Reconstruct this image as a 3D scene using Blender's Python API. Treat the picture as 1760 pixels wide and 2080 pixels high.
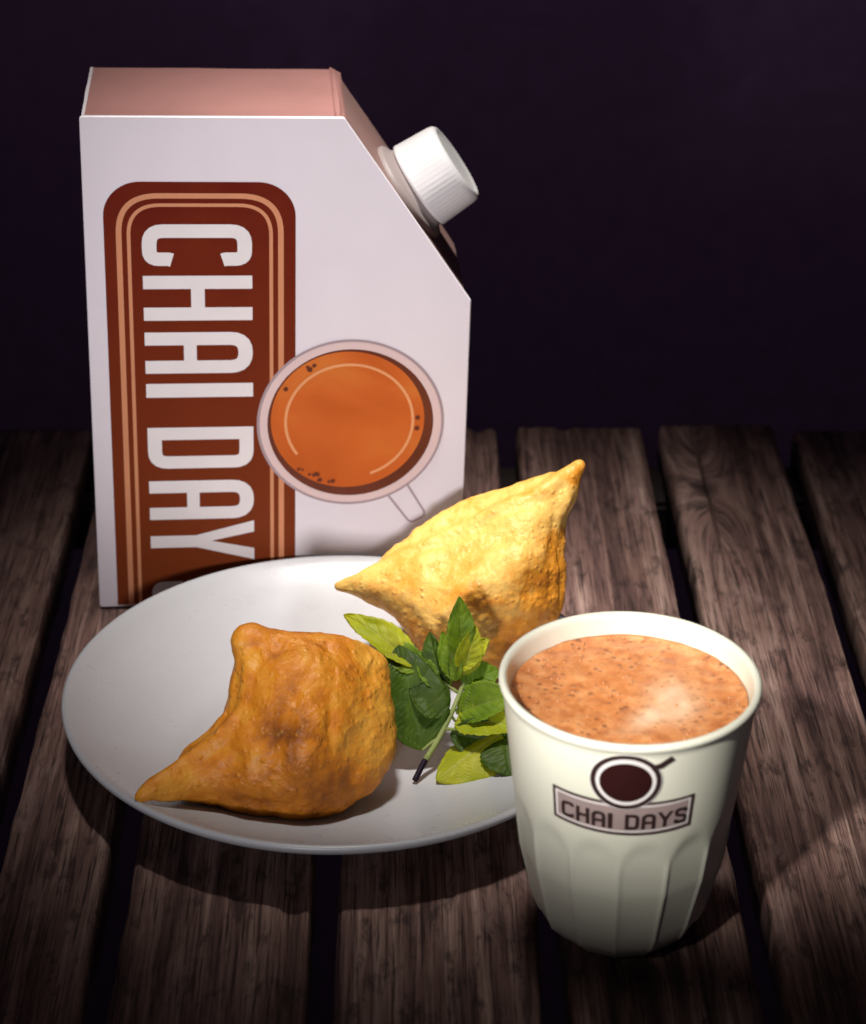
import bpy, bmesh, math, random
import numpy as np
from mathutils import Vector, Matrix, noise

for _o in list(bpy.data.objects):
    bpy.data.objects.remove(_o, do_unlink=True)
scene = bpy.context.scene
C = scene.collection
R = math.radians
random.seed(7)

# ------------------------------------------------------------------ camera
cam_d = bpy.data.cameras.new('camera')
cam = bpy.data.objects.new('camera', cam_d)
C.objects.link(cam)
cam.location = (0, 0, 0.585)
cam.rotation_euler = (R(90 - 27.5), 0, 0)
cam_d.sensor_fit = 'HORIZONTAL'
cam_d.sensor_width = 36
cam_d.lens = 98.18
cam_d.shift_x = 0.0341
cam_d.clip_start = 0.02
cam_d.clip_end = 50
cam_d.dof.use_dof = True
cam_d.dof.focus_distance = 1.02
cam_d.dof.aperture_fstop = 13
scene.camera = cam

# ------------------------------------------------------------------ world, lamps, exposure
world = bpy.data.worlds.new('World')
scene.world = world
world.use_nodes = True
world.node_tree.nodes['Background'].inputs[0].default_value = (0.55, 0.42, 0.62, 1)
world.node_tree.nodes['Background'].inputs[1].default_value = 0.022


def spot(name, loc, target, power, angle, blend, radius, col):
    d = bpy.data.lights.new(name, 'SPOT')
    d.energy = power
    d.spot_size = R(angle)
    d.spot_blend = blend
    d.shadow_soft_size = radius
    d.color = col
    o = bpy.data.objects.new(name, d)
    C.objects.link(o)
    o.location = loc
    o.rotation_euler = (Vector(target) - Vector(loc)).to_track_quat('-Z', 'Y').to_euler()
    return o


spot('key_lamp', (-0.06, 0.99, 1.50), (0.026, 0.990, 0.02), 180, 16.4, 1.0, 0.12, (1.0, 0.95, 0.89))
spot('front_lamp', (-0.25, -0.40, 0.42), (-0.03, 0.95, 0.180), 66, 20.2, 1.0, 0.06, (1.0, 0.95, 0.98))
spot('added_cup_spot', (-0.28, 0.12, 0.72), (0.083, 0.745, 0.124), 84, 9.0, 1.0, 0.03, (1.0, 0.97, 0.90))  # unseen narrow spot, added only to brighten the upper cup
spot('wall_lamp', (0.15, 1.75, 1.30), (0.15, 2.6, 0.30), 105, 105, 1.0, 0.2, (0.94, 0.78, 1.0))

scene.view_settings.view_transform = 'Standard'
scene.view_settings.look = 'None'
scene.view_settings.gamma = 1
scene.view_settings.exposure = 0
scene.view_settings.use_curve_mapping = False


# ------------------------------------------------------------------ helpers
def mesh_obj(name, verts, faces, mat=None, parent=None, smooth=False):
    me = bpy.data.meshes.new(name)
    me.from_pydata([tuple(v) for v in verts], [], [tuple(f) for f in faces])
    me.update()
    o = bpy.data.objects.new(name, me)
    C.objects.link(o)
    if mat:
        me.materials.append(mat)
    if smooth:
        me.polygons.foreach_set('use_smooth', [True] * len(me.polygons))
    if parent:
        o.parent = parent
    return o


def bm_obj(name, bm, mat=None, parent=None, smooth=False):
    me = bpy.data.meshes.new(name)
    bm.to_mesh(me)
    bm.free()
    o = bpy.data.objects.new(name, me)
    C.objects.link(o)
    if mat:
        me.materials.append(mat)
    if smooth:
        me.polygons.foreach_set('use_smooth', [True] * len(me.polygons))
    if parent:
        o.parent = parent
    return o


def empty(name, loc, rz=0):
    o = bpy.data.objects.new(name, None)
    C.objects.link(o)
    o.empty_display_size = 0.02
    o.location = loc
    o.rotation_euler = (0, 0, rz)
    return o


def tag(o, label=None, cat=None, group=None, kind=None):
    if label: o['label'] = label
    if cat: o['category'] = cat
    if group: o['group'] = group
    if kind: o['kind'] = kind
    return o


def attr(o, name, vals):
    a = o.data.attributes.new(name, 'FLOAT', 'POINT')
    a.data.foreach_set('value', np.asarray(vals, dtype=np.float32))


class NT:
    """small wrapper for building node materials"""
    def __init__(self, name):
        self.m = bpy.data.materials.new(name)
        self.m.use_nodes = True
        self.t = self.m.node_tree
        self.b = self.t.nodes['Principled BSDF']

    def n(self, typ, **kw):
        x = self.t.nodes.new(typ)
        for k, v in kw.items():
            if k.startswith('_'):
                setattr(x, k[1:], v)
            else:
                key = int(k[1:]) if (k[0] == 'i' and k[1:].isdigit()) else k.replace('_', ' ')
                x.inputs[key].default_value = v
        return x

    def l(self, a, b):
        self.t.links.new(a, b)

    def ramp(self, src, stops, interp='LINEAR'):
        r = self.n('ShaderNodeValToRGB')
        r.color_ramp.interpolation = interp
        els = r.color_ramp.elements
        while len(els) < len(stops):
            els.new(0.5)
        for e, (p, c) in zip(els, stops):
            e.position = p
            e.color = (c[0], c[1], c[2], 1) if isinstance(c, (tuple, list)) else (c, c, c, 1)
        self.l(src, r.inputs[0])
        return r.outputs[0]

    def mix(self, fac, a, b, mode='MIX'):
        x = self.n('ShaderNodeMix', _data_type='RGBA', _blend_type=mode)
        for s, v in ((x.inputs[0], fac), (x.inputs[6], a), (x.inputs[7], b)):
            if hasattr(v, 'is_output'):
                self.l(v, s)
            elif isinstance(v, (tuple, list)):
                s.default_value = (v[0], v[1], v[2], 1)
            else:
                s.default_value = v
        return x.outputs[2]

    def math(self, op, a, b=0.5, clamp=False):
        x = self.n('ShaderNodeMath', _operation=op)
        x.use_clamp = clamp
        for s, v in ((x.inputs[0], a), (x.inputs[1], b)):
            if hasattr(v, 'is_output'):
                self.l(v, s)
            else:
                s.default_value = v
        return x.outputs[0]

    def noise(self, vec, scale, detail=4, rough=0.55, dist=0.0):
        x = self.n('ShaderNodeTexNoise', Scale=scale, Detail=detail, Roughness=rough, Distortion=dist)
        self.l(vec, x.inputs['Vector'])
        return x.outputs[0]

    def coord(self, scale=(1, 1, 1), kind='Object', loc=None):
        tc = self.n('ShaderNodeTexCoord')
        mp = self.n('ShaderNodeMapping')
        mp.inputs['Scale'].default_value = scale
        if loc is not None:
            if hasattr(loc, 'is_output'):
                self.l(loc, mp.inputs['Location'])
            else:
                mp.inputs['Location'].default_value = loc
        self.l(tc.outputs[kind], mp.inputs['Vector'])
        return mp.outputs[0]

    def bump(self, h, strength, dist):
        x = self.n('ShaderNodeBump', Strength=strength, Distance=dist)
        self.l(h, x.inputs['Height'])
        self.l(x.outputs[0], self.b.inputs['Normal'])

    def col(self, c):
        if hasattr(c, 'is_output'):
            self.l(c, self.b.inputs['Base Color'])
        else:
            self.b.inputs['Base Color'].default_value = (c[0], c[1], c[2], 1)

    def rough(self, r):
        if hasattr(r, 'is_output'):
            self.l(r, self.b.inputs['Roughness'])
        else:
            self.b.inputs['Roughness'].default_value = r


def paper(name, c, rough=0.5, var=0.06, spec=0.35):
    k = NT(name)
    co = k.coord()
    n1 = k.noise(co, 35, 4)
    lo = tuple(x * (1 - var) for x in c)
    hi = tuple(min(1, x * (1 + var)) for x in c)
    k.col(k.ramp(n1, [(0.3, lo), (0.7, hi)]))
    k.rough(rough)
    k.b.inputs['Specular IOR Level'].default_value = spec
    k.bump(k.noise(co, 900, 3), 0.12, 0.0004)
    return k.m


# ------------------------------------------------------------------ materials
def wood_mat():
    k = NT('weathered_wood')
    info = k.n('ShaderNodeObjectInfo')
    off = k.n('ShaderNodeCombineXYZ')
    k.l(k.math('MULTIPLY', info.outputs['Random'], 7.3), off.inputs[0])
    k.l(k.math('MULTIPLY', info.outputs['Random'], 3.1), off.inputs[1])
    # knot warp (attribute holds the sideways pull of the grain round a knot)
    tc = k.n('ShaderNodeTexCoord')
    at = k.n('ShaderNodeAttribute', _attribute_name='pull')
    pv = k.n('ShaderNodeCombineXYZ')
    k.l(at.outputs['Fac'], pv.inputs[0])
    ad = k.n('ShaderNodeVectorMath', _operation='ADD')
    k.l(tc.outputs['Object'], ad.inputs[0]); k.l(pv.outputs[0], ad.inputs[1])
    ad2 = k.n('ShaderNodeVectorMath', _operation='ADD')
    k.l(ad.outputs[0], ad2.inputs[0]); k.l(off.outputs[0], ad2.inputs[1])

    def st(sx, sy):
        m = k.n('ShaderNodeMapping'); m.inputs['Scale'].default_value = (sx, sy, 1)
        k.l(ad2.outputs[0], m.inputs['Vector']); return m.outputs[0]
    broad = k.noise(st(30, 3.2), 1, 5, 0.6, 0.6)
    grain = k.noise(st(170, 5.5), 1, 6, 0.65, 0.5)
    fine = k.noise(st(700, 22), 1, 3, 0.6)
    blot = k.noise(st(14, 9), 1, 4, 0.6)
    v = k.math('ADD', k.math('MULTIPLY', broad, 0.45), k.math('MULTIPLY', grain, 0.55))
    c1 = k.ramp(v, [(0.34, (0.030, 0.015, 0.015)), (0.44, (0.095, 0.050, 0.047)), (0.52, (0.235, 0.135, 0.115)), (0.63, (0.48, 0.325, 0.275))])
    c2 = k.mix(k.ramp(blot, [(0.40, 0.0), (0.65, 0.75)]), c1, k.mix(0.55, c1, (0.15, 0.085, 0.06)))
    c3 = k.mix(k.ramp(fine, [(0.34, 0.85), (0.50, 0.0)]), c2, (0.022, 0.012, 0.012))
    pits = k.noise(st(120, 45), 1, 5, 0.7)
    c3 = k.mix(k.ramp(pits, [(0.36, 0.7), (0.47, 0.0)]), c3, (0.03, 0.017, 0.016))
    worn = k.noise(st(40, 12), 1, 5, 0.7, 0.8)
    c3 = k.mix(k.ramp(worn, [(0.55, 0.0), (0.70, 0.6)]), c3, (0.38, 0.25, 0.225))
    tone = k.ramp(info.outputs['Random'], [(0.0, 0.95), (1.0, 1.0)])
    c3 = k.mix(1.0, c3, tone, 'MULTIPLY')
    kn = k.n('ShaderNodeAttribute', _attribute_name='knot')
    c4 = k.mix(kn.outputs['Fac'], c3, (0.035, 0.02, 0.017))
    k.col(c4)
    k.rough(k.ramp(grain, [(0.3, 0.75), (0.7, 0.52)]))
    k.b.inputs['Specular IOR Level'].default_value = 0.3
    h = k.math('ADD', k.math('MULTIPLY', grain, 0.7), k.math('MULTIPLY', fine, 0.45))
    k.bump(h, 1.0, 0.0032)
    return k.m


def samosa_mat(name, pale, gold, brown):
    k = NT(name)
    co = k.coord()
    br = k.n('ShaderNodeAttribute', _attribute_name='browning')
    n1 = k.noise(co, 45, 5, 0.6, 0.4)
    n2 = k.noise(co, 150, 4, 0.6)
    v = k.math('ADD', br.outputs['Fac'], k.math('ADD', k.math('MULTIPLY', k.math('SUBTRACT', n1, 0.5), 1.15), k.math('MULTIPLY', k.math('SUBTRACT', n2, 0.5), 0.6)))
    c = k.ramp(v, [(0.08, pale), (0.42, gold), (0.72, brown), (1.0, (0.10, 0.032, 0.008))])
    vo = k.n('ShaderNodeTexVoronoi', Scale=230.0); k.l(co, vo.inputs['Vector'])
    blis = k.ramp(vo.outputs['Distance'], [(0.0, 1.0), (0.32, 0.0)])
    pick = k.ramp(n1, [(0.52, 0.0), (0.64, 1.0)])
    c = k.mix(k.math('MULTIPLY', k.math('MULTIPLY', blis, pick), 0.35), c, pale)
    k.col(c)
    k.rough(k.ramp(n2, [(0.3, 0.36), (0.7, 0.58)]))
    k.b.inputs['Specular IOR Level'].default_value = 0.35
    k.b.inputs['Subsurface Weight'].default_value = 0.15
    k.b.inputs['Subsurface Radius'].default_value = (0.004, 0.0018, 0.0007)
    k.b.inputs['Subsurface Scale'].default_value = 1.0
    h = k.math('ADD', k.math('MULTIPLY', blis, 0.45), k.math('ADD', k.math('MULTIPLY', n2, 0.8), k.math('MULTIPLY', k.noise(co, 520, 3), 0.3)))
    k.bump(h, 0.7, 0.0018)
    return k.m


def leaf_mat(name, c0, c1, vein):
    k = NT(name)
    co = k.coord()
    n1 = k.noise(co, 90, 4)
    v = k.n('ShaderNodeAttribute', _attribute_name='vein')
    c = k.ramp(n1, [(0.3, c0), (0.72, c1)])
    k.col(k.mix(k.math('MULTIPLY', v.outputs['Fac'], 0.55), c, vein))
    k.rough(0.52)
    k.b.inputs['Specular IOR Level'].default_value = 0.3
    k.b.inputs['Subsurface Weight'].default_value = 0.25
    k.b.inputs['Subsurface Radius'].default_value = (0.0015, 0.003, 0.0006)
    k.b.inputs['Subsurface Scale'].default_value = 1.0
    h = k.math('SUBTRACT', k.math('MULTIPLY', k.noise(co, 420, 3), 0.6), v.outputs['Fac'])
    k.bump(h, 0.5, 0.0007)
    tr = k.n('ShaderNodeBsdfTranslucent')
    tr.inputs[0].default_value = (c1[0] * 1.3, c1[1] * 1.2, c1[2] * 0.7, 1)
    mx = k.n('ShaderNodeMixShader', i0=0.38)
    k.l(k.b.outputs[0], mx.inputs[1]); k.l(tr.outputs[0], mx.inputs[2])
    k.l(mx.outputs[0], k.t.nodes['Material Output'].inputs['Surface'])
    return k.m


def chai_mat():
    k = NT('frothy_chai')
    co = k.coord()
    n1 = k.noise(co, 38, 5, 0.6, 1.2)
    n2 = k.noise(co, 130, 4, 0.65)
    c = k.ramp(n2, [(0.30, (0.40, 0.115, 0.032)), (0.5, (0.60, 0.225, 0.075)), (0.7, (0.74, 0.35, 0.145))])
    sw = k.n('ShaderNodeAttribute', _attribute_name='swirl')
    c = k.mix(k.math('MULTIPLY', sw.outputs['Fac'], k.ramp(n1, [(0.30, 0.35), (0.55, 1.0)])), c, (0.78, 0.52, 0.34))
    vo = k.n('ShaderNodeTexVoronoi', Scale=270.0, Randomness=1.0); k.l(co, vo.inputs['Vector'])
    dot = k.ramp(vo.outputs['Distance'], [(0.14, 1.0), (0.38, 0.0)])
    where = k.ramp(k.noise(co, 60, 3), [(0.40, 0.0), (0.54, 1.0)])
    inv = k.math('SUBTRACT', 1.0, sw.outputs['Fac'], clamp=True)
    f = k.math('MULTIPLY', k.math('MULTIPLY', dot, where), k.math('MULTIPLY', inv, 0.75))
    k.col(k.mix(f, c, (0.16, 0.048, 0.016)))
    k.rough(0.32)
    k.b.inputs['Subsurface Weight'].default_value = 0.2
    k.b.inputs['Subsurface Radius'].default_value = (0.004, 0.002, 0.001)
    k.b.inputs['Subsurface Scale'].default_value = 1.0
    k.bump(k.math('SUBTRACT', n2, k.math('MULTIPLY', f, 0.8)), 0.6, 0.0008)
    return k.m


def ceramic(name, c, rough):
    k = NT(name)
    co = k.coord()
    k.col(k.ramp(k.noise(co, 18, 4), [(0.3, tuple(x * 0.95 for x in c)), (0.7, c)]))
    k.rough(k.ramp(k.noise(co, 60, 4), [(0.3, rough), (0.7, rough + 0.12)]))
    k.bump(k.noise(co, 260, 2), 0.05, 0.0004)
    return k.m


M = {}
M['wood'] = wood_mat()
M['wood_dark'] = paper('dark_batten_wood', (0.03, 0.02, 0.018), 0.8, 0.3)
M['wall'] = paper('dark_plum_wall', (0.022, 0.0125, 0.024), 0.9, 0.12, 0.05)
M['white_card'] = paper('white_cardboard', (0.80, 0.745, 0.785), 0.42, 0.02)
M['pink_card'] = paper('terracotta_pink_cardboard', (0.42, 0.205, 0.185), 0.5, 0.05)
M['side_card'] = paper('brown_pink_cardboard', (0.34, 0.20, 0.18), 0.55, 0.08)
M['raw_card'] = paper('raw_card_edge', (0.36, 0.25, 0.20), 0.8, 0.12)
M['cap'] = ceramic('white_cap_plastic', (0.60, 0.585, 0.585), 0.42)
M['collar'] = ceramic('grey_collar_plastic', (0.36, 0.30, 0.29), 0.45)
M['plate'] = ceramic('pale_grey_glaze', (0.455, 0.462, 0.485), 0.25)
M['cup'] = ceramic('cream_white_cup', (0.80, 0.79, 0.66), 0.30)
M['print_white'] = paper('white_print', (0.82, 0.77, 0.76), 0.45, 0.04)
M['print_line'] = paper('copper_line_print', (0.66, 0.27, 0.13), 0.45, 0.06)
M['print_rim'] = paper('pale_pink_print', (0.74, 0.56, 0.54), 0.45, 0.03)
M['print_grey'] = paper('mauve_grey_print', (0.40, 0.30, 0.32), 0.45, 0.04)
M['print_dark'] = paper('dark_tea_print', (0.13, 0.026, 0.008), 0.42, 0.15)
M['print_halo'] = paper('light_orange_print', (0.78, 0.34, 0.14), 0.45, 0.05)
M['ink'] = paper('dark_brown_ink', (0.035, 0.017, 0.017), 0.5, 0.1)
M['ink_soft'] = paper('mauve_brown_ink', (0.36, 0.27, 0.26), 0.5, 0.15)
M['ink_red'] = paper('maroon_ink', (0.028, 0.006, 0.006), 0.45, 0.1)
M['froth'] = ceramic('froth_bubble', (0.52, 0.23, 0.10), 0.2)


def label_mat():
    k = NT('maroon_label_print')
    tc = k.n('ShaderNodeTexCoord')
    sp = k.n('ShaderNodeSeparateXYZ'); k.l(tc.outputs['Object'], sp.inputs[0])
    n1 = k.noise(k.coord(), 45, 4)
    f = k.math('MULTIPLY', k.math('SUBTRACT', 0.23, sp.outputs[2]), 4.6, clamp=True)
    base = k.mix(f, (0.125, 0.007, 0.002), (0.20, 0.042, 0.010))
    k.col(k.mix(k.ramp(n1, [(0.35, 0.0), (0.7, 0.35)]), base, (0.20, 0.028, 0.006)))
    k.rough(0.5)
    k.b.inputs['Specular IOR Level'].default_value = 0.08
    return k.m


def tea_print_mat():
    k = NT('orange_tea_print')
    co = k.coord()
    n1 = k.noise(co, 22, 3, 0.5, 0.5)
    k.col(k.ramp(n1, [(0.3, (0.50, 0.100, 0.014)), (0.55, (0.60, 0.130, 0.022)), (0.75, (0.64, 0.19, 0.035))]))
    k.rough(0.5)
    k.b.inputs['Specular IOR Level'].default_value = 0.12
    return k.m


M['label'] = label_mat()
M['tea_print'] = tea_print_mat()

# ------------------------------------------------------------------ setting: wall and table
wv = [(-3, 2.6, -1.6), (3, 2.6, -1.6), (3, 2.6, 2.6), (-3, 2.6, 2.6), (-3, 2.65, -1.6), (3, 2.65, -1.6), (3, 2.65, 2.6), (-3, 2.65, 2.6)]
wall = mesh_obj('wall', wv, [(0, 1, 2, 3), (7, 6, 5, 4), (0, 4, 5, 1), (3, 2, 6, 7), (0, 3, 7, 4), (1, 5, 6, 2)], M['wall'])
tag(wall, kind='structure')

table = empty('table', (0, 0.93, 0))
tag(table, kind='structure')
KNOT = (0.166, 1.155)


def plank(x0, x1, y0, y1, seed):
    """one board, origin at its centre; worn, slightly cupped, uneven edges"""
    cx, cy = (x0 + x1) / 2, (y0 + y1) / 2
    hw = (x1 - x0) / 2
    ny = 330
    prof = [(-1, -0.024), (-1, -0.012), (-1, -0.0045), (-0.985, -0.0022), (-0.96, -0.0009)]
    m = 26
    prof += [(-0.93 + 1.86 * i / m, 0.0) for i in range(m + 1)]
    prof += [(0.96, -0.0009), (0.985, -0.0022), (1, -0.0045), (1, -0.012), (1, -0.024)]
    n = len(prof)
    V, pull, knot = [], [], []
    for j in range(ny + 1):
        y = y0 + (y1 - y0) * j / ny
        el = noise.noise((seed * 3.1, y * 9, 1.0)) * 0.0016 + noise.noise((seed * 3.1, y * 55, 4.0)) * 0.0007
        er = noise.noise((seed * 5.7, y * 9, 7.0)) * 0.0016 + noise.noise((seed * 5.7, y * 55, 9.0)) * 0.0007
        for (u, z) in prof:
            x = cx + u * hw + (el if u < 0 else er) * max(0, (abs(u) - 0.6) / 0.4)
            zz = z
            pl = 0.0; kn = 0.0
            dx, dy = x - KNOT[0], y - KNOT[1]
            g = math.exp(-(dx / 0.020) ** 2 - (dy / 0.055) ** 2)
            pl = 0.018 * g * (1 if dx > 0 else -1) * math.exp(-abs(dx) / 0.02)
            rr = math.hypot(dx / 0.008, dy / 0.013)
            kn = max(0, 1 - rr) ** 0.6 if rr < 1 else 0
            if z > -0.01:
                s = noise.noise((x * 160 + seed * 11 + pl * 400, y * 5.0, seed)) * 0.5 + noise.noise((x * 420 + seed * 17, y * 9.0, seed + 3)) * 0.35
                zz = z - 0.0013 + 0.0011 * max(-1, min(1, s * 1.3))
                # long splits
                cr = noise.noise((x * 75 + seed * 23 + pl * 200, y * 2.1, seed + 8))
                if cr > 0.42:
                    zz -= min(0.0022, (cr - 0.42) * 0.016)
                zz -= 0.0015 * kn
            V.append((x - cx, y - cy, zz))
            pull.append(pl); knot.append(kn)
    F = []
    for j in range(ny):
        for i in range(n - 1):
            a = j * n + i
            F.append((a, a + 1, a + n + 1, a + n))
        F.append((j * n + n - 1, j * n, (j + 1) * n, (j + 1) * n + n - 1))
    F.append(tuple(range(n))[::-1])
    F.append(tuple(range(ny * n, ny * n + n)))
    o = mesh_obj('plank', V, F, M['wood'], table, smooth=True)
    o.location = (cx, cy - 0.93, 0)
    attr(o, 'pull', pull); attr(o, 'knot', knot)
    return o


gaps = [-0.35, -0.262, -0.1735, -0.1190, -0.0320, 0.0590, 0.1430, 0.2190, 0.305, 0.392]
gw = 0.0052
for i in range(len(gaps) - 1):
    ye = 1.232 + [0.002, -0.003, 0.001, 0.004, -0.002, 0.0, 0.003, -0.004, 0.001][i]
    plank(gaps[i] + gw, gaps[i + 1] - gw, 0.55, ye, i + 1.37)
for yb in (0.62, 1.205):
    bm = bmesh.new()
    bmesh.ops.create_cube(bm, size=1, matrix=Matrix.Diagonal((0.75, 0.05, 0.03, 1)))
    bmesh.ops.bevel(bm, geom=bm.edges[:], offset=0.003, segments=2, affect='EDGES')
    b = bm_obj('batten', bm, M['wood_dark'], table)
    b.location = (0.02, yb - 0.93, -0.0395)


# ------------------------------------------------------------------ lathe
def lathe(name, prof, seg, mat, parent=None, rad=None, close=True):
    """prof: list of (r, z); rad(r, z, angle) may change the radius"""
    V, F = [], []
    n = len(prof)
    for s in range(seg):
        a = 2 * math.pi * s / seg
        for (r, z) in prof:
            q = rad(r, z, a) if rad else r
            V.append((q * math.cos(a), q * math.sin(a), z))
    for s in range(seg):
        t = (s + 1) % seg
        for i in range(n - 1):
            F.append((s * n + i, t * n + i, t * n + i + 1, s * n + i + 1))
    if close:
        F.append(tuple(s * n for s in range(seg))[::-1])
        F.append(tuple(s * n + n - 1 for s in range(seg)))
    return mesh_obj(name, V, F, mat, parent, smooth=True)


# ------------------------------------------------------------------ plate
PC = Vector((-0.029, 0.9015, 0)); PR = 0.1225


def plate_z(r):
    t = min(1, max(0, (r / PR - 0.42) / 0.58))
    return 0.0065 + 0.0210 * t ** 1.75


prof = [(0.001, 0.0030), (0.063, 0.0030), (0.066, 0.0002), (0.069, 0.0), (0.0715, 0.0004), (0.074, 0.0031)]
for i in range(1, 15):
    r = 0.074 + (PR - 0.074) * i / 15
    prof.append((r, plate_z(r) - 0.0042))
prof += [(PR - 0.0004, 0.0241), (PR + 0.0006, 0.0257), (PR + 0.0007, 0.0269), (PR - 0.0002, 0.0278), (PR - 0.0018, 0.0276)]
for i in range(1, 26):
    r = (PR - 0.0018) * (1 - i / 26)
    prof.append((max(r, 0.001), plate_z(r) + (0.0004 if i < 2 else 0)))
plate = lathe('dinner_plate', prof, 160, M['plate'])
plate.location = PC
tag(plate, 'shallow round pale grey plate holding two samosas and green sprig', 'plate')


# ------------------------------------------------------------------ carton
BO = Vector((-0.1512, 1.0210, 0.0))
YAW = R(3.5)
carton = empty('drink_carton', BO, YAW)
carton.scale = (1.004, 1.0, 0.990)
tag(carton, 'white cardboard beverage carton with slanted shoulder, white screw cap and maroon label', 'carton')
BD = 0.080


def bw(x, y, z):
    """carton space -> slightly racked carton (cardboard that leans a little)"""
    return (x + 0.022 * z, y, z - 0.030 * x * (z / 0.256))


OUT = [(0, 0), (0.1790, 0), (0.1790, 0.1650), (0.1185, 0.2565), (0, 0.2560)]


def round_poly(pts, r, seg=4):
    out = []
    n = len(pts)
    for i in range(n):
        p, a, b = Vector(pts[i]), Vector(pts[i - 1]), Vector(pts[(i + 1) % n])
        u, v = (a - p).normalized(), (b - p).normalized()
        ang = u.angle(v)
        if ang > 3.1:
            out.append(tuple(p)); continue
        d = min(r / math.tan(ang / 2), (a - p).length * 0.48, (b - p).length * 0.48)
        p0, p1 = p + u * d, p + v * d
        for s in range(seg + 1):
            t = s / seg
            q = p0 * (1 - t) ** 2 + p * 2 * t * (1 - t) + p1 * t * t
            out.append((q.x, q.y))
    return out


def card_sheet(name, poly, y0, y1, mat, parent, bulge=0.0):
    """flat card with a softened front edge, poly in (x, z), from y0 (front) to y1"""
    p = round_poly(poly, 0.0018, 3)
    n = len(p)
    cx = sum(q[0] for q in p) / n; cz = sum(q[1] for q in p) / n
    V = []
    e = 0.0005
    for (yy, ins) in ((y1, 0), (y0 + e, 0), (y0, e)):
        for (x, z) in p:
            d = math.hypot(x - cx, z - cz)
            f = 1 - ins / d
            V.append(bw(cx + (x - cx) * f, yy, max(0.0, cz + (z - cz) * f)))
    F = []
    for k in range(2):
        for i in range(n):
            j = (i + 1) % n
            F.append((k * n + i, k * n + j, (k + 1) * n + j, (k + 1) * n + i))
    F.append(tuple(range(2 * n, 3 * n)))
    F.append(tuple(range(n))[::-1])
    return mesh_obj(name, V, F, mat, parent)


front = card_sheet('front_panel', OUT, 0.0, 0.0016, M['white_card'], carton)
BACK = [(0.0016, 0), (0.1774, 0), (0.1774, 0.1625), (0.1165, 0.2535), (0.0016, 0.2530)]
card_sheet('back_panel', BACK, BD - 0.0030, BD - 0.0014, M['white_card'], carton)


def strip_panel(name, a, b, mat, inset, y0, y1, t=0.0014, grow=0.0):
    """card between outline points a and b, running from front to back, set in by `inset`"""
    A, B = Vector(a), Vector(b)
    d = (B - A).normalized()
    nrm = Vector((d.y, -d.x))  # points outwards for this winding
    A = A - nrm * inset - d * grow; B = B - nrm * inset + d * grow
    nu, nv = 16, 6
    V, F = [], []
    for lay in (0, 1):
        for i in range(nu + 1):
            for j in range(nv + 1):
                q = A.lerp(B, i / nu) - nrm * (t * lay)
                u, w = i / nu, j / nv
                bul = 0.0009 * math.sin(math.pi * u) * math.sin(math.pi * w) + 0.00035 * noise.noise((u * 4, w * 3, a[0] * 50))
                q = q + nrm * (bul if lay == 0 else 0)
                V.append(bw(q.x, y0 + (y1 - y0) * w, q.y))
    N = (nu + 1) * (nv + 1)
    for i in range(nu):
        for j in range(nv):
            k = i * (nv + 1) + j
            F.append((k, k + 1, k + nv + 2, k + nv + 1))
            F.append((N + k, N + k + nv + 1, N + k + nv + 2, N + k + 1))
    for i in range(nu):
        k = i * (nv + 1)
        F.append((k, k + nv + 1, N + k + nv + 1, N + k))
        k += nv
        F.append((k, N + k, N + k + nv + 1, k + nv + 1))
    for j in range(nv):
        F.append((j, N + j, N + j + 1, j + 1))
        k = nu * (nv + 1) + j
        F.append((k, k + 1, N + k + 1, N + k))
    return mesh_obj(name, V, F, mat, carton, smooth=False)


yf, yb_ = 0.0018, BD
strip_panel('bottom_panel', (0.002, 0), (0.177, 0), M['white_card'], 0.0006, yf, yb_)
strip_panel('side_panel', (0.179, 0.003), (0.179, 0.1600), M['white_card'], 0.0010, yf, yb_)
slope = strip_panel('slanted_panel', (0.1792, 0.1640), (0.1190, 0.2557), M['side_card'], 0.0022, yf + 0.0030, yb_)
strip_panel('top_panel', (0.1165, 0.2562), (0.0015, 0.2557), M['pink_card'], 0.0016, yf + 0.0022, yb_)
strip_panel('side_panel', (0, 0.2545), (0, 0.003), M['white_card'], 0.0006, yf, yb_)
# folded-over tuck strip at the top right shoulder
strip_panel('tuck_flap', (0.1203, 0.2537), (0.1153, 0.25665), M['pink_card'], 0.0009, yf + 0.0026, yb_ - 0.0005, 0.0009)

# spout and cap on the slanted panel
sd = Vector((0.0595, -0.0900)).normalized()
sn = Vector((0.0900, 0.0595)).normalized()
sm = Vector((0.1190, 0.2557)) + sd * 0.0595
base = Vector(bw(sm.x, BD * 0.50, sm.y)) + Vector((sn.x, 0, sn.y)) * 0.0
axis = Vector((sn.x, 0, sn.y)).normalized()
rot = Vector((0, 0, 1)).rotation_difference(axis).to_matrix().to_4x4()


def ridge(r, z, a):
    if 0.0065 < z < 0.0235 and r > 0.0195:
        return r + 0.00004 * math.cos(a * 56)
    return r


collar = lathe('spout_collar', [(0.001, -0.004), (0.0255, -0.004), (0.0255, 0.0002), (0.0245, 0.0012), (0.0222, 0.0016), (0.0205, 0.0040), (0.001, 0.0040)], 96, M['collar'], carton)
capp = lathe('screw_cap', [(0.001, 0.0044), (0.0205, 0.0044), (0.0219, 0.0052), (0.0220, 0.0062), (0.0218, 0.0068), (0.0214, 0.0140), (0.0208, 0.0232), (0.0203, 0.0254), (0.0192, 0.0266),
                           (0.0178, 0.0270), (0.0165, 0.0262), (0.0155, 0.0260), (0.001, 0.0262)], 336, M['cap'], carton, rad=ridge)
for o in (collar, capp):
    o.matrix_local = Matrix.Translation(base) @ rot


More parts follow.
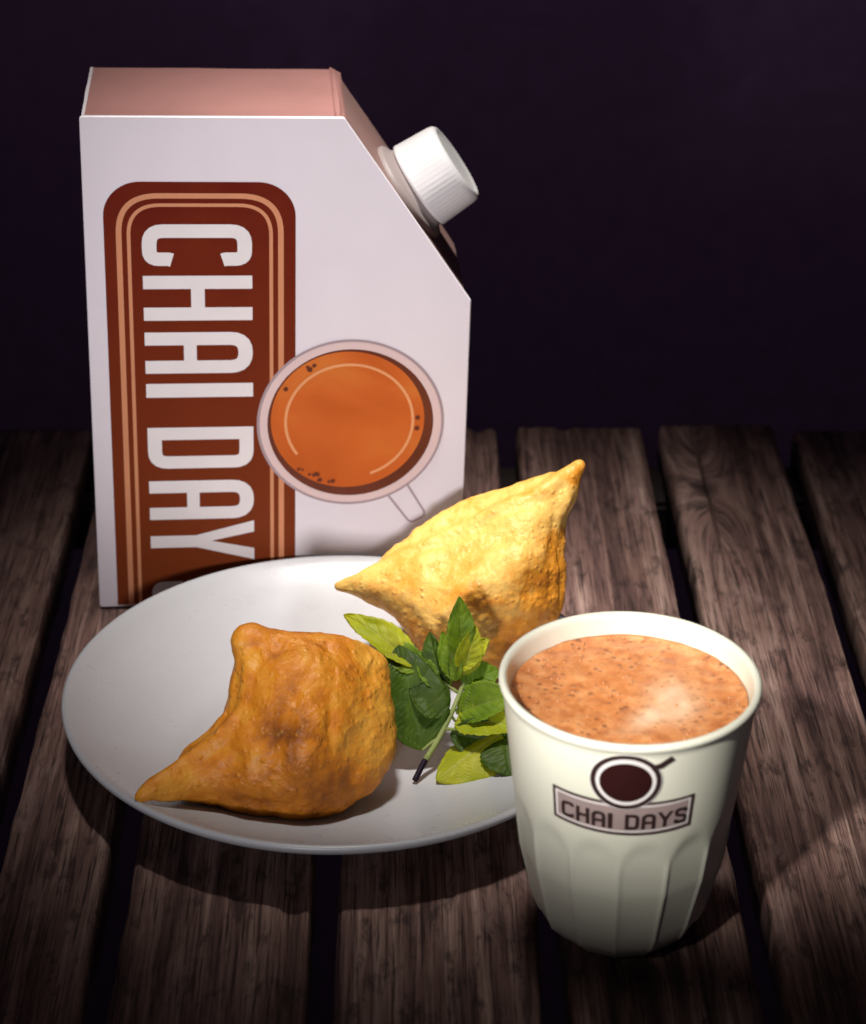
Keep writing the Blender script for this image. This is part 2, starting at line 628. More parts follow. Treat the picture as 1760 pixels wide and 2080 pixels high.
# ---- flat print on the front panel (each piece its own thin layer)
def fillet(path, r, closed, seg=5):
    out = []
    n = len(path)
    for i in range(n):
        if not closed and i in (0, n - 1):
            out.append(Vector(path[i])); continue
        p, a, b = Vector(path[i]), Vector(path[i - 1]), Vector(path[(i + 1) % n])
        u, v = (a - p), (b - p)
        d = min(r, u.length * 0.49, v.length * 0.49)
        p0, p1 = p + u.normalized() * d, p + v.normalized() * d
        for s in range(seg + 1):
            t = s / seg
            out.append(p0 * (1 - t) ** 2 + p * 2 * t * (1 - t) + p1 * t * t)
    return out


def stroke(path, w, closed=False, r=0.0, seg=5):
    """ribbon of width w along a 2D path with mitred corners -> verts, faces"""
    P = fillet(path, r, closed, seg) if r > 0 else [Vector(p) for p in path]
    n = len(P)
    V = []
    for i in range(n):
        a = P[i - 1] if (closed or i > 0) else None
        b = P[(i + 1) % n] if (closed or i < n - 1) else None
        d1 = (P[i] - a).normalized() if a is not None else None
        d2 = (b - P[i]).normalized() if b is not None else None
        if d1 is None: d1 = d2
        if d2 is None: d2 = d1
        n1, n2 = Vector((-d1.y, d1.x)), Vector((-d2.y, d2.x))
        m = (n1 + n2)
        m = m / max(0.5, m.dot(n1)) if m.length > 1e-6 else n1
        V.append(P[i] + m * (w / 2)); V.append(P[i] - m * (w / 2))
    F = []
    for i in range(n if closed else n - 1):
        j = (i + 1) % n
        F.append((2 * i, 2 * i + 1, 2 * j + 1, 2 * j))
    return V, F


def glyph(ch, w, h, t):
    """block capital: list of (verts, faces); origin lower left"""
    e = t / 2
    if ch == 'C':
        return [stroke([(w * 0.86, h * 0.27), (w - e, h * 0.24), (w - e, e), (e, e), (e, h - e), (w - e, h - e), (w - e, h * 0.76), (w * 0.86, h * 0.73)], t, False, t * 0.95)]
    if ch == 'H':
        return [stroke([(e, 0), (e, h)], t), stroke([(w - e, 0), (w - e, h)], t), stroke([(t, h * 0.5), (w - t, h * 0.5)], t * 0.95)]
    if ch == 'A':
        return [stroke([(e, 0), (e, h - e), (w - e, h - e), (w - e, 0)], t, False, t * 1.15), stroke([(t, h * 0.42), (w - t, h * 0.42)], t * 0.9)]
    if ch == 'I':
        return [stroke([(e, 0), (e, h)], t)]
    if ch == 'D':
        arc = fillet([(t, h - e), (w - e, h - e), (w - e, e), (t, e)], t * 1.0, False)
        return [stroke([(e, 0), (e, h)], t), stroke(arc, t)]
    if ch == 'Y':
        m = w / 2
        return [([Vector(p) for p in [(m - e, 0), (m + e, 0), (m + e, h * 0.44), (w + e * 0.4, h), (w - t * 0.75, h), (m, h * 0.44 + t * 1.1), (t * 0.75, h), (-e * 0.4, h), (m - e, h * 0.44)]], [tuple(range(9))])]
    if ch == 'S':
        return [stroke([(e, h * 0.30), (e, e), (w - e, e), (w - e, h * 0.46), (e, h * 0.56), (e, h - e), (w - e, h - e), (w - e, h * 0.70)], t, False, t * 1.0)]


def flat(name, parts, layer, mat, parent, mp):
    """parts: list of (verts2d, faces); mp maps (p, layer) to 3D"""
    V, F = [], []
    for (vs, fs) in parts:
        k = len(V)
        V += [mp(v, layer) for v in vs]
        F += [tuple(k + i for i in f) for f in fs]
    o = mesh_obj(name, V, F, mat, parent)
    bm = bmesh.new(); bm.from_mesh(o.data)
    bmesh.ops.recalc_face_normals(bm, faces=bm.faces[:])
    bm.to_mesh(o.data); bm.free()
    return o


def on_front(p, layer):
    return bw(p[0], -0.00016 * layer, p[1])


def disc(c, r, n=72, sy=1.0):
    return ([Vector((c[0] + r * math.cos(2 * math.pi * i / n), c[1] + sy * r * math.sin(2 * math.pi * i / n))) for i in range(n)], [tuple(range(n))])


def ring(c, r0, r1, n=72, a0=0.0, a1=2 * math.pi):
    V, F = [], []
    full = abs(a1 - a0 - 2 * math.pi) < 1e-6
    m = n if full else n + 1
    for i in range(m):
        a = a0 + (a1 - a0) * i / n
        for r in (r0, r1):
            V.append(Vector((c[0] + r * math.cos(a), c[1] + r * math.sin(a))))
    for i in range(n if full else n):
        j = (i + 1) % m
        F.append((2 * i, 2 * i + 1, 2 * j + 1, 2 * j))
    return V, F


LX0, LX1, LZ1 = 0.0090, 0.0968, 0.2250
lab = [(LX0, 0.0012), (LX1, 0.0012)]
rc = 0.017
for (cx, s0) in ((LX1 - rc, 0), (LX0 + rc, 90)):
    for k in range(13):
        a = R(s0 + 90 * k / 12)
        lab.append((cx + rc * math.cos(a), LZ1 - rc + rc * math.sin(a)))
label = flat('printed_label', [([Vector(p) for p in lab], [tuple(range(len(lab)))])], 1, M['label'], front, on_front)


def arch(ins, w, r):
    return stroke([(LX0 + ins, 0.0014), (LX0 + ins, LZ1 - ins), (LX1 - ins, LZ1 - ins), (LX1 - ins, 0.0014)], w, False, r, 12)


flat('border_line', [arch(0.0068, 0.0026, 0.0185)], 2, M['print_line'], front, on_front)
flat('border_line', [arch(0.0113, 0.0017, 0.0150)], 2, M['print_line'], front, on_front)
cap_h, tk = 0.0505, 0.0067
for ch, z0, z1 in (('C', 0.2042, 0.1835), ('H', 0.1785, 0.1557), ('A', 0.1496, 0.1282), ('I', 0.1228, 0.1155), ('D', 0.0994, 0.0772), ('A', 0.0704, 0.0490), ('Y', 0.0462, 0.0268), ('S', 0.0138, 0.0016)):
    w = z0 - z1
    g = [([Vector((0.0262 + v.y, z0 - v.x)) for v in vs], fs) for vs, fs in glyph(ch, w, cap_h, tk if ch != 'I' else w)]
    flat('letter', g, 2, M['print_white'], front, on_front)

# the printed glass of tea seen from above
TC = (0.1232, 0.1003)
hd = Vector((math.cos(R(-58)), math.sin(R(-58)))); hp = Vector((-hd.y, hd.x))
h0 = Vector(TC) + hd * 0.0432; h1 = Vector(TC) + hd * 0.064
flat('printed_handle', [stroke([h0 + hp * 0.0055, h1 + hp * 0.0045, h1 - hp * 0.0045, h0 - hp * 0.0055], 0.0011, False, 0.003)], 1, M['print_grey'], front, on_front)
flat('printed_glass_outline', [ring(TC, 0.0437, 0.0449)], 3, M['print_grey'], front, on_front)
flat('printed_glass_rim', [ring(TC, 0.0398, 0.0436)], 3, M['print_rim'], front, on_front)
flat('printed_tea_shade', [disc(TC, 0.0397)], 3, M['print_dark'], front, on_front)
tc2 = (TC[0] - 0.0014, TC[1] + 0.0018)
flat('printed_tea', [disc(tc2, 0.0368)], 4, M['tea_print'], front, on_front)
tc3 = (TC[0] - 0.0006, TC[1] + 0.0012)
flat('printed_tea_ring', [ring(tc3, 0.0298, 0.0312, 72, R(-70), R(215))], 5, M['print_halo'], front, on_front)
rb = random.Random(3)
for k in range(16):
    a = rb.choice([rb.uniform(-135, -95), rb.uniform(-35, 5), rb.uniform(100, 150)])
    d = rb.uniform(0.0325, 0.0352)
    c = (tc2[0] + d * math.cos(R(a)), tc2[1] + d * math.sin(R(a)))
    flat('printed_bubble', [disc(c, rb.uniform(0.0006, 0.0014), 12)], 6 + 0.25 * k, M['print_dark'], front, on_front)

# ------------------------------------------------------------------ cup
CC = Vector((0.0860, 0.7660, 0))
CP = [(0.0, 0.0220), (0.0015, 0.0240), (0.0100, 0.0318), (0.0160, 0.0342), (0.0420, 0.0402), (0.0750, 0.0443), (0.1155, 0.0488)]


def cup_r(z):
    for (z0, r0), (z1, r1) in zip(CP, CP[1:]):
        if z <= z1:
            t = (z - z0) / (z1 - z0)
            return r0 + (r1 - r0) * t
    return CP[-1][1]


NF = 14
FPH = R(-97)


def facet(r, z, a):
    """flat flutes round the lower half that end in shallow arches"""
    u = ((a - FPH) / (2 * math.pi / NF)) % 1.0 - 0.5          # -0.5..0.5 within one flute
    top = 0.0715 - 0.010 * (abs(u) * 2) ** 2.4
    f = min(1, max(0, (top - z) / 0.009))
    f = f * f * (3 - 2 * f)
    g = min(1, z / 0.002) if z < 0.002 else 1
    poly = math.cos(math.pi / NF) / math.cos(u * 2 * math.pi / NF)
    ridge_ = 0.0007 * math.exp(-((0.5 - abs(u)) / 0.035) ** 2)
    return r * (1 + (poly - 1) * 0.95 * f * g) + ridge_ * f * g


cup = empty('tea_cup', CC)
tag(cup, 'fluted cream white cup of tea with dark printed emblem, beside the plate', 'cup')
co = [(0.001, 0.0008), (0.0205, 0.0008), (0.0215, 0.0)]
zs = sorted(set([0.0, 0.0015, 0.004, 0.007, 0.010, 0.0125, 0.016] + [0.016 + (0.1120 - 0.016) * i / 44 for i in range(1, 45)]))
outer = [(cup_r(z), z) for z in zs]
rimr = cup_r(0.1155)
lip = [(rimr + 0.0003, 0.1130), (rimr + 0.0009, 0.1140), (rimr + 0.0011, 0.1150), (rimr + 0.0007, 0.1160), (rimr - 0.0003, 0.1165), (rimr - 0.0014, 0.1162), (rimr - 0.0021, 0.1152), (rimr - 0.0024, 0.1135)]
inner = [(cup_r(z) - 0.0026, z) for z in (0.108, 0.100, 0.09, 0.075, 0.05, 0.03, 0.014)] + [(0.026, 0.006), (0.001, 0.005)]


def cup_rad(r, z, a):
    if r < 0.021 or z > 0.078:
        return r
    if r < cup_r(z) - 0.001:
        return r
    return facet(r, z, a)


lathe('cup_body', co + outer[1:] + lip + inner, 288, M['cup'], cup, rad=cup_rad)

PHI0 = math.atan2(-0.766, -0.086) - R(0.5)


def on_cup(p, layer):
    z = p[1]
    r = facet(cup_r(z), z, PHI0) if z > 0.2 else cup_r(z)
    r = max(r, cup_r(z)) + 0.00022 + 0.00013 * layer
    a = PHI0 + p[0] / cup_r(0.088)
    return (r * math.cos(a), r * math.sin(a), z)


def grid_patch(fn_lo, fn_hi, x0, x1, nx, ny=4):
    V, F = [], []
    for i in range(nx + 1):
        x = x0 + (x1 - x0) * i / nx
        lo, hi = fn_lo(x), fn_hi(x)
        for j in range(ny + 1):
            V.append(Vector((x, lo + (hi - lo) * j / ny)))
    for i in range(nx):
        for j in range(ny):
            k = i * (ny + 1) + j
            F.append((k, k + ny + 1, k + ny + 2, k + 1))
    return V, F


def fine_disc(c, r, n=48, m=5, sy=1.0):
    V = [Vector(c)]; F = []
    for k in range(1, m + 1):
        for i in range(n):
            a = 2 * math.pi * i / n
            V.append(Vector((c[0] + r * k / m * math.cos(a), c[1] + sy * r * k / m * math.sin(a))))
    for i in range(n):
        F.append((0, 1 + i, 1 + (i + 1) % n))
    for k in range(m - 1):
        for i in range(n):
            j = (i + 1) % n
            F.append((1 + k * n + i, 1 + (k + 1) * n + i, 1 + (k + 1) * n + j, 1 + k * n + j))
    return V, F


bx = 0.0270
blo = lambda x: 0.0762 - 0.0016 * (1 - (x / bx) ** 2)
bhi = lambda x: 0.0903 - 0.0010 * (1 - (x / bx) ** 2)
flat('emblem_banner', [grid_patch(blo, bhi, -bx, bx, 40)], 0, M['ink_soft'], cup, on_cup)
fr = [(x, blo(x)) for x in np.linspace(-bx, bx, 26)] + [(x, bhi(x)) for x in np.linspace(bx, -bx, 26)]
flat('emblem_frame', [stroke(fr, 0.0010, True)], 1, M['ink'], cup, on_cup)
fr2 = [(x * 0.955, blo(x) + 0.0014) for x in np.linspace(-bx, bx, 26)] + [(x * 0.955, bhi(x) - 0.0014) for x in np.linspace(bx, -bx, 26)]
flat('emblem_frame', [stroke(fr2, 0.0007, True)], 1, M['print_white'], cup, on_cup)
xs = -0.0238
for ch, w in (('C', .0054), ('H', .0054), ('A', .0054), ('I', .0018), (' ', .0030), ('D', .0054), ('A', .0054), ('Y', .0056), ('S', .0054)):
    if ch != ' ':
        hh = 0.0074
        zb = blo(xs + w / 2) + 0.0023
        flat('letter', [([Vector((xs + v.x, zb + v.y)) for v in vs], fs) for vs, fs in glyph(ch, w, hh, 0.00150 if ch != 'I' else w)], 1.6, M['ink'], cup, on_cup)
    xs += w + 0.0008
ec = (0.0008, 0.0996)
flat('emblem_cup', [fine_disc(ec, 0.0130)], 2.4, M['print_white'], cup, on_cup)
flat('emblem_ring', [ring(ec, 0.0108, 0.0127, 64)], 3, M['ink'], cup, on_cup)
flat('emblem_tea', [fine_disc((ec[0], ec[1] - 0.0002), 0.0094, sy=0.96)], 3, M['ink_red'], cup, on_cup)
flat('emblem_handle', [stroke([(ec[0] + 0.0086, ec[1] + 0.0068), (ec[0] + 0.0118, ec[1] + 0.0076), (ec[0] + 0.0160, ec[1] + 0.0108)], 0.0024)], 3.4, M['ink'], cup, on_cup)

# ------------------------------------------------------------------ chai inside the cup
LZ = 0.1070
lr = cup_r(LZ) - 0.0028
V, F, sw = [(0, 0, 0)], [], [0.3]
NR, NA = 40, 128


def swirl(x, y):
    # lighter patch of drifting froth, right of the middle
    a = math.exp(-((x - 0.017) / 0.009) ** 2 - ((y + 0.002) / 0.015) ** 2)
    b = math.exp(-((x - 0.006 - 0.7 * (y + 0.015)) / 0.007) ** 2 - ((y + 0.013) / 0.011) ** 2) * 0.75
    n = noise.noise((x * 110, y * 110, 2.0)) * 0.35
    return max(0, min(1, (a + b) * 1.15 + n * (a + b)))


for k in range(1, NR + 1):
    for i in range(NA):
        a = 2 * math.pi * i / NA
        r = lr * k / NR
        x, y = r * math.cos(a), r * math.sin(a)
        z = 0.00035 * noise.noise((x * 160, y * 160, 0)) + 0.0009 * max(0, (k / NR - 0.9) / 0.1) ** 2
        V.append((x, y, z)); sw.append(swirl(x, y))
for i in range(NA):
    F.append((0, 1 + i, 1 + (i + 1) % NA))
for k in range(NR - 1):
    for i in range(NA):
        j = (i + 1) % NA
        F.append((1 + k * NA + i, 1 + (k + 1) * NA + i, 1 + (k + 1) * NA + j, 1 + k * NA + j))
# the body of the tea down to the bottom of the cup
top0 = 1 + (NR - 1) * NA
prev = top0
for z in (0.09, 0.075, 0.05, 0.03, 0.014):
    st = len(V)
    for i in range(NA):
        a = 2 * math.pi * i / NA
        r = cup_r(z) - 0.0030
        V.append((r * math.cos(a), r * math.sin(a), z - LZ)); sw.append(0)
    for i in range(NA):
        j = (i + 1) % NA
        F.append((prev + i, st + i, st + j, prev + j))
    prev = st
F.append(tuple(prev + i for i in range(NA))[::-1])
chai = mesh_obj('milk_tea', V, F, chai_mat(), None, smooth=True)
chai.location = CC + Vector((0, 0, LZ))
attr(chai, 'swirl', sw)
tag(chai, 'frothy orange brown milk tea filling the white cup', 'tea')
bm = bmesh.new()
rb = random.Random(11)
for k in range(260):
    edge = rb.random() < 0.40
    a = rb.uniform(0, 2 * math.pi)
    r = lr * (rb.uniform(0.90, 0.985) if edge else math.sqrt(rb.random()) * 0.93)
    x, y = r * math.cos(a), r * math.sin(a)
    if swirl(x, y) > 0.35 and rb.random() < 0.8:
        continue
    s = rb.uniform(0.00025, 0.00070) * (1.15 if edge else 1)
    bmesh.ops.create_icosphere(bm, subdivisions=1, radius=s, matrix=Matrix.Translation((x, y, 0.0003)) @ Matrix.Diagonal((1, 1, 0.7, 1)))
bub = bm_obj('froth', bm, M['froth'], chai, smooth=True)
tag(bub, kind='stuff')


# ------------------------------------------------------------------ samosas
def vn(P, s, seed):
    return np.array([noise.noise((p[0] * s + seed, p[1] * s, p[2] * s)) for p in P])


def sd_cone(P, a, b, ra, rb):
    a, b = np.array(a), np.array(b)
    ab = b - a
    t = np.clip(((P - a) @ ab) / (ab @ ab), 0, 1)
    return np.linalg.norm(P - a - t[:, None] * ab, axis=1) - (ra + (rb - ra) * t)


def sd_tri(P, a, b, c, th):
    """distance to a triangle, thickened"""
    a, b, c = map(np.array, (a, b, c))
    ab, ac = b - a, c - a
    n = np.cross(ab, ac); n = n / np.linalg.norm(n)
    h = (P - a) @ n
    Q = P - h[:, None] * n
    v2 = Q - a
    d00, d01, d11 = ab @ ab, ab @ ac, ac @ ac
    d20, d21 = v2 @ ab, v2 @ ac
    den = d00 * d11 - d01 * d01
    v = (d11 * d20 - d01 * d21) / den
    w = (d00 * d21 - d01 * d20) / den
    ins = (v >= 0) & (w >= 0) & (v + w <= 1)
    e = np.minimum(np.minimum(sd_cone(P, a, b, 0, 0), sd_cone(P, b, c, 0, 0)), sd_cone(P, c, a, 0, 0))
    return np.where(ins, np.abs(h), e) - th


def smin(a, b, k):
    h = np.clip(0.5 + 0.5 * (b - a) / k, 0, 1)
    return b * (1 - h) + a * h - k * h * (1 - h)


def star_mesh(centre, sdf, rmax, sub=7):
    bm = bmesh.new()
    bmesh.ops.create_icosphere(bm, subdivisions=sub, radius=1)
    D = np.array([v.co[:] for v in bm.verts])
    D /= np.linalg.norm(D, axis=1)[:, None]
    c = np.array(centre)
    t_in = np.zeros(len(D)); 
    T = np.linspace(0.002, rmax, 90)
    last = np.zeros(len(D)) + 0.002
    for t in T:
        s = sdf(c + D * t)
        last = np.where(s < 0, t, last)
    lo = last; hi = last + (T[1] - T[0])
    for _ in range(9):
        mid = (lo + hi) / 2
        s = sdf(c + D * mid[:, None])
        lo = np.where(s < 0, mid, lo); hi = np.where(s < 0, hi, mid)
    P = c + D * lo[:, None]
    return bm, P, D


def make_samosa(name, centre, sdf, rmax, mat, seams, brown_fn, floor, seed, bump_amp, dents=()):
    bm, P, D = star_mesh(centre, sdf, rmax)
    for v, p in zip(bm.verts, P):
        v.co = p
    for _ in range(3):
        bmesh.ops.smooth_vert(bm, verts=bm.verts[:], factor=0.5, use_axis_x=True, use_axis_y=True, use_axis_z=True)
    bm.normal_update()
    P = np.array([v.co[:] for v in bm.verts]); N = np.array([v.normal[:] for v in bm.verts])
    disp = vn(P, 55, seed) * 0.0016 + vn(P, 130, seed + 5) * 0.0008 + vn(P, 300, seed + 9) * 0.00035
    bl = vn(P, 210, seed + 21)
    disp += 0.0013 * np.clip(bl - 0.22, 0, 0.4) * (vn(P, 40, seed + 2) > -0.1)
    seam_w = np.zeros(len(P))
    for path in seams:
        d = np.min([sd_cone(P, path[i], path[i + 1], 0, 0) for i in range(len(path) - 1)], axis=0)
        wv_ = np.exp(-(d / 0.0032) ** 2)
        gr = np.exp(-((d - 0.0055) / 0.0025) ** 2)
        seam_w = np.maximum(seam_w, wv_)
        disp += 0.0016 * wv_ - 0.0009 * gr
    for (q, rad, dep) in dents:
        disp -= dep * np.exp(-(np.linalg.norm((P - np.array(q)) / np.array(rad), axis=1)) ** 2)
    P2 = P + N * (disp * bump_amp)[:, None]
    P2[:, 2] = np.maximum(P2[:, 2], floor(P2))
    for v, p in zip(bm.verts, P2):
        v.co = p
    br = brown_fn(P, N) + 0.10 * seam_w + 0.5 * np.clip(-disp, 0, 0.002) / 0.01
    cen = np.array(centre)
    loc = Vector((cen[0], cen[1], float(P2[:, 2].min())))
    for v in bm.verts:
        v.co -= loc
    o = bm_obj(name, bm, mat, None, smooth=True)
    o.location = loc
    attr(o, 'browning', br)
    return o


def plate_floor(P):
    r = np.hypot(P[:, 0] - PC.x, P[:, 1] - PC.y)
    t = np.clip((r / PR - 0.42) / 0.58, 0, 1)
    z = 0.0065 + 0.0210 * t ** 1.75 + 0.0003
    return np.where(r < PR + 0.002, z, -1)


def hull_planes(pts):
    bm = bmesh.new()
    for p in pts:
        bm.verts.new(p)
    bmesh.ops.convex_hull(bm, input=bm.verts[:])
    bm.normal_update()
    c = np.mean(np.array(pts), axis=0)
    out = []
    for f in bm.faces:
        n = np.array(f.normal[:]); q = np.array(f.verts[0].co[:])
        if (q - c) @ n < 0:
            n = -n
        for (m, d) in out:
            if m @ n > 0.995:
                break
        else:
            out.append((n, n @ q))
    bm.free()
    return np.array([m for m, d in out]), np.array([d for m, d in out])


def sd_hull(P, planes, k, grow=0.0):
    """soft-edged convex body"""
    N, D = planes
    D = D + grow
    d = P @ N.T - D
    m = d.max(axis=1)
    return m + k * np.log(np.exp((d - m[:, None]) / k).sum(axis=1))


# front samosa: squat body with a high blunt shoulder on the left and a horn resting on the rim
A = dict(c=(-0.0400, 0.852, 0.036), tip=(-0.1095, 0.8125, 0.0292), mid=(-0.0990, 0.8215, 0.0275), neck=(-0.0845, 0.8345, 0.0270))
H1 = hull_planes([(-0.0695, 0.868, 0.0753), (-0.0461, 0.870, 0.0778), (-0.0085, 0.874, 0.0660), (-0.0015, 0.860, 0.0420), (-0.0020, 0.842, 0.0245), (-0.0235, 0.825, 0.0100),
                  (-0.0560, 0.823, 0.0060), (-0.0835, 0.828, 0.0140), (-0.0790, 0.852, 0.0400), (-0.0448, 0.832, 0.0690), (-0.0406, 0.813, 0.0400), (-0.062, 0.893, 0.012), (-0.012, 0.893, 0.012), (-0.010, 0.888, 0.040)])


def sdf1(P):
    d = sd_hull(P, H1, 0.0046, 0.0050)
    d = smin(d, sd_cone(P, (-0.068, 0.838, 0.032), A['neck'], 0.0165, 0.0115), 0.012)
    d = smin(d, sd_cone(P, A['neck'], A['mid'], 0.0112, 0.0062), 0.006)
    d = smin(d, sd_cone(P, A['mid'], A['tip'], 0.0062, 0.0024), 0.004)
    # small pinched pleat on the shoulder
    d = smin(d, sd_cone(P, (-0.056, 0.862, 0.066), (-0.0660, 0.866, 0.0715), 0.009, 0.0072), 0.006)
    return d


def brown1(P, N):
    b = 0.36 + 0.10 * vn(P, 28, 3.0)
    b += 0.15 * np.exp(-(np.linalg.norm((P - np.array((-0.047, 0.832, 0.052))) / np.array((0.012, 0.022, 0.019)), axis=1)) ** 2)
    b += 0.26 * np.exp(-(np.linalg.norm((P - np.array((-0.036, 0.815, 0.026))) / np.array((0.022, 0.02, 0.012)), axis=1)) ** 2)
    b += 0.12 * vn(P * np.array((1.0, 1.0, 0.3)), 160, 12.0)
    b += 0.38 * np.exp(-(np.linalg.norm((P - np.array((-0.0520, 0.856, 0.0700))) / np.array((0.0055, 0.007, 0.006)), axis=1)) ** 2)
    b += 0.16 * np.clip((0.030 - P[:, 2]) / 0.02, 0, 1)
    b -= 0.14 * np.exp(-((P[:, 0] + 0.014) / 0.012) ** 2)
    b -= 0.10 * np.exp(-((P[:, 0] + 0.085) / 0.018) ** 2)
    return b


gold_mat = samosa_mat('golden_fried_pastry', (0.74, 0.36, 0.045), (0.62, 0.21, 0.013), (0.33, 0.096, 0.008))
pale_mat = samosa_mat('pale_golden_pastry', (0.80, 0.49, 0.125), (0.74, 0.29, 0.026), (0.40, 0.125, 0.012))

seams1 = [[A['tip'], (-0.092, 0.829, 0.036), (-0.078, 0.834, 0.045), (-0.070, 0.842, 0.058), (-0.066, 0.853, 0.070)],
          [(-0.060, 0.857, 0.072), (-0.035, 0.858, 0.068), (-0.018, 0.862, 0.060)]]
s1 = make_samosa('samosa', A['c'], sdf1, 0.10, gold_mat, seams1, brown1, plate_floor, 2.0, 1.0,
                 [((-0.0470, 0.838, 0.058), (0.011, 0.016, 0.017), 0.0050), ((-0.0535, 0.858, 0.0735), (0.0055, 0.006, 0.006), 0.0030),
                  ((-0.070, 0.832, 0.040), (0.005, 0.014, 0.009), 0.0030), ((-0.020, 0.826, 0.030), (0.004, 0.014, 0.016), 0.0018), ((-0.030, 0.834, 0.052), (0.0022, 0.012, 0.016), 0.0016), ((-0.062, 0.822, 0.022), (0.012, 0.014, 0.0028), 0.0020)])
tag(s1, 'squat deep golden brown samosa with its horn over the plate rim', 'samosa', 'samosas on the plate')

# rear samosa: broad pale triangular pillow with a horn pointing up
B = dict(c=(0.0400, 0.962, 0.0480), horn=(0.0820, 0.990, 0.0935), lt=(-0.0300, 0.966, 0.0430))
H2 = hull_planes([(-0.0160, 0.966, 0.0470), (0.0000, 0.984, 0.0620), (0.0325, 0.992, 0.0795), (0.0600, 0.990, 0.0870), (0.0740, 0.978, 0.0730), (0.0800, 0.964, 0.0480), (0.0770, 0.954, 0.0350),
                  (0.0530, 0.932, 0.0200), (0.0295, 0.929, 0.0170), (0.0060, 0.937, 0.0280), (0.0291, 0.933, 0.0590), (0.0585, 0.946, 0.0710), (0.040, 0.998, 0.030), (0.005, 0.985, 0.030), (0.050, 0.945, 0.004), (0.020, 0.948, 0.004), (0.040, 0.980, 0.006)])


def sdf2(P):
    d = sd_hull(P, H2, 0.0026, 0.0016)
    d = smin(d, sd_cone(P, (0.010, 0.964, 0.045), B['lt'], 0.0160, 0.0034), 0.010)
    d = smin(d, sd_cone(P, (0.056, 0.976, 0.068), (0.0725, 0.985, 0.0835), 0.0150, 0.0085), 0.010)
    d = smin(d, sd_cone(P, (0.0715, 0.984, 0.0830), B['horn'], 0.0085, 0.0036), 0.005)
    return d


def brown2(P, N):
    b = 0.13 + 0.13 * vn(P, 30, 8.0)
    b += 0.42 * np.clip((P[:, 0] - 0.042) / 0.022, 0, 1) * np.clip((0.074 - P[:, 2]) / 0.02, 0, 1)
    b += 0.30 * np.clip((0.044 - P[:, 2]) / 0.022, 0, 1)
    b += 0.22 * np.exp(-(np.linalg.norm((P - np.array(B['horn'])) / np.array((0.010, 0.02, 0.012)), axis=1)) ** 2)
    return b


seams2 = [[B['lt'], (0.003, 0.968, 0.058), (0.032, 0.972, 0.0735), (0.064, 0.976, 0.088), B['horn']],
          [(0.076, 0.975, 0.083), (0.0735, 0.958, 0.064), (0.073, 0.948, 0.045)]]
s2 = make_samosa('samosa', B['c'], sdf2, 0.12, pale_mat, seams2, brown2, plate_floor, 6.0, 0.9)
tag(s2, 'pale yellow triangular samosa with its horn pointing up, behind green sprig', 'samosa', 'samosas on the plate')

# ------------------------------------------------------------------ herb sprig
sprig = empty('mint_sprig', (0.0049, 0.8555, 0.0095))
tag(sprig, 'fresh green herb sprig with dark and bright leaves between the samosas', 'herb sprig')
SO = Vector(sprig.location)
L = {'a0': (0.0082, 0.868, 0.018), 'a1': (-0.0017, 0.9, 0.0535), 'b0': (0.0185, 0.89, 0.0347), 'b1': (0.0105, 0.905, 0.0561), 'c0': (0.0065, 0.895, 0.0443), 'c1': (-0.0257, 0.915, 0.0629),
     'd0': (0.0256, 0.895, 0.0481), 'd1': (0.0247, 0.9, 0.0769), 'e0': (0.0218, 0.895, 0.0431), 'e1': (0.0369, 0.9, 0.0565), 'f0': (0.0238, 0.883, 0.0276), 'f1': (0.0483, 0.878, 0.0421),
     'g0': (0.0227, 0.88, 0.0256), 'g1': (0.0502, 0.868, 0.0333), 'h0': (0.043, 0.872, 0.0244), 'h1': (0.0138, 0.853, 0.0134), 's0': (0.0272, 0.893, 0.0392), 's1': (0.0049, 0.8555, 0.0143),
     'k0': (0.0205, 0.874, 0.0231), 'k1': (0.0383, 0.862, 0.027)}
dark_leaf = leaf_mat('dark_green_leaf', (0.035, 0.072, 0.006), (0.085, 0.145, 0.010), (0.10, 0.15, 0.03))
mid_leaf = leaf_mat('mid_green_leaf', (0.10, 0.19, 0.008), (0.23, 0.34, 0.014), (0.22, 0.30, 0.05))
lime_leaf = leaf_mat('lime_green_leaf', (0.30, 0.38, 0.010), (0.52, 0.54, 0.020), (0.45, 0.48, 0.10))


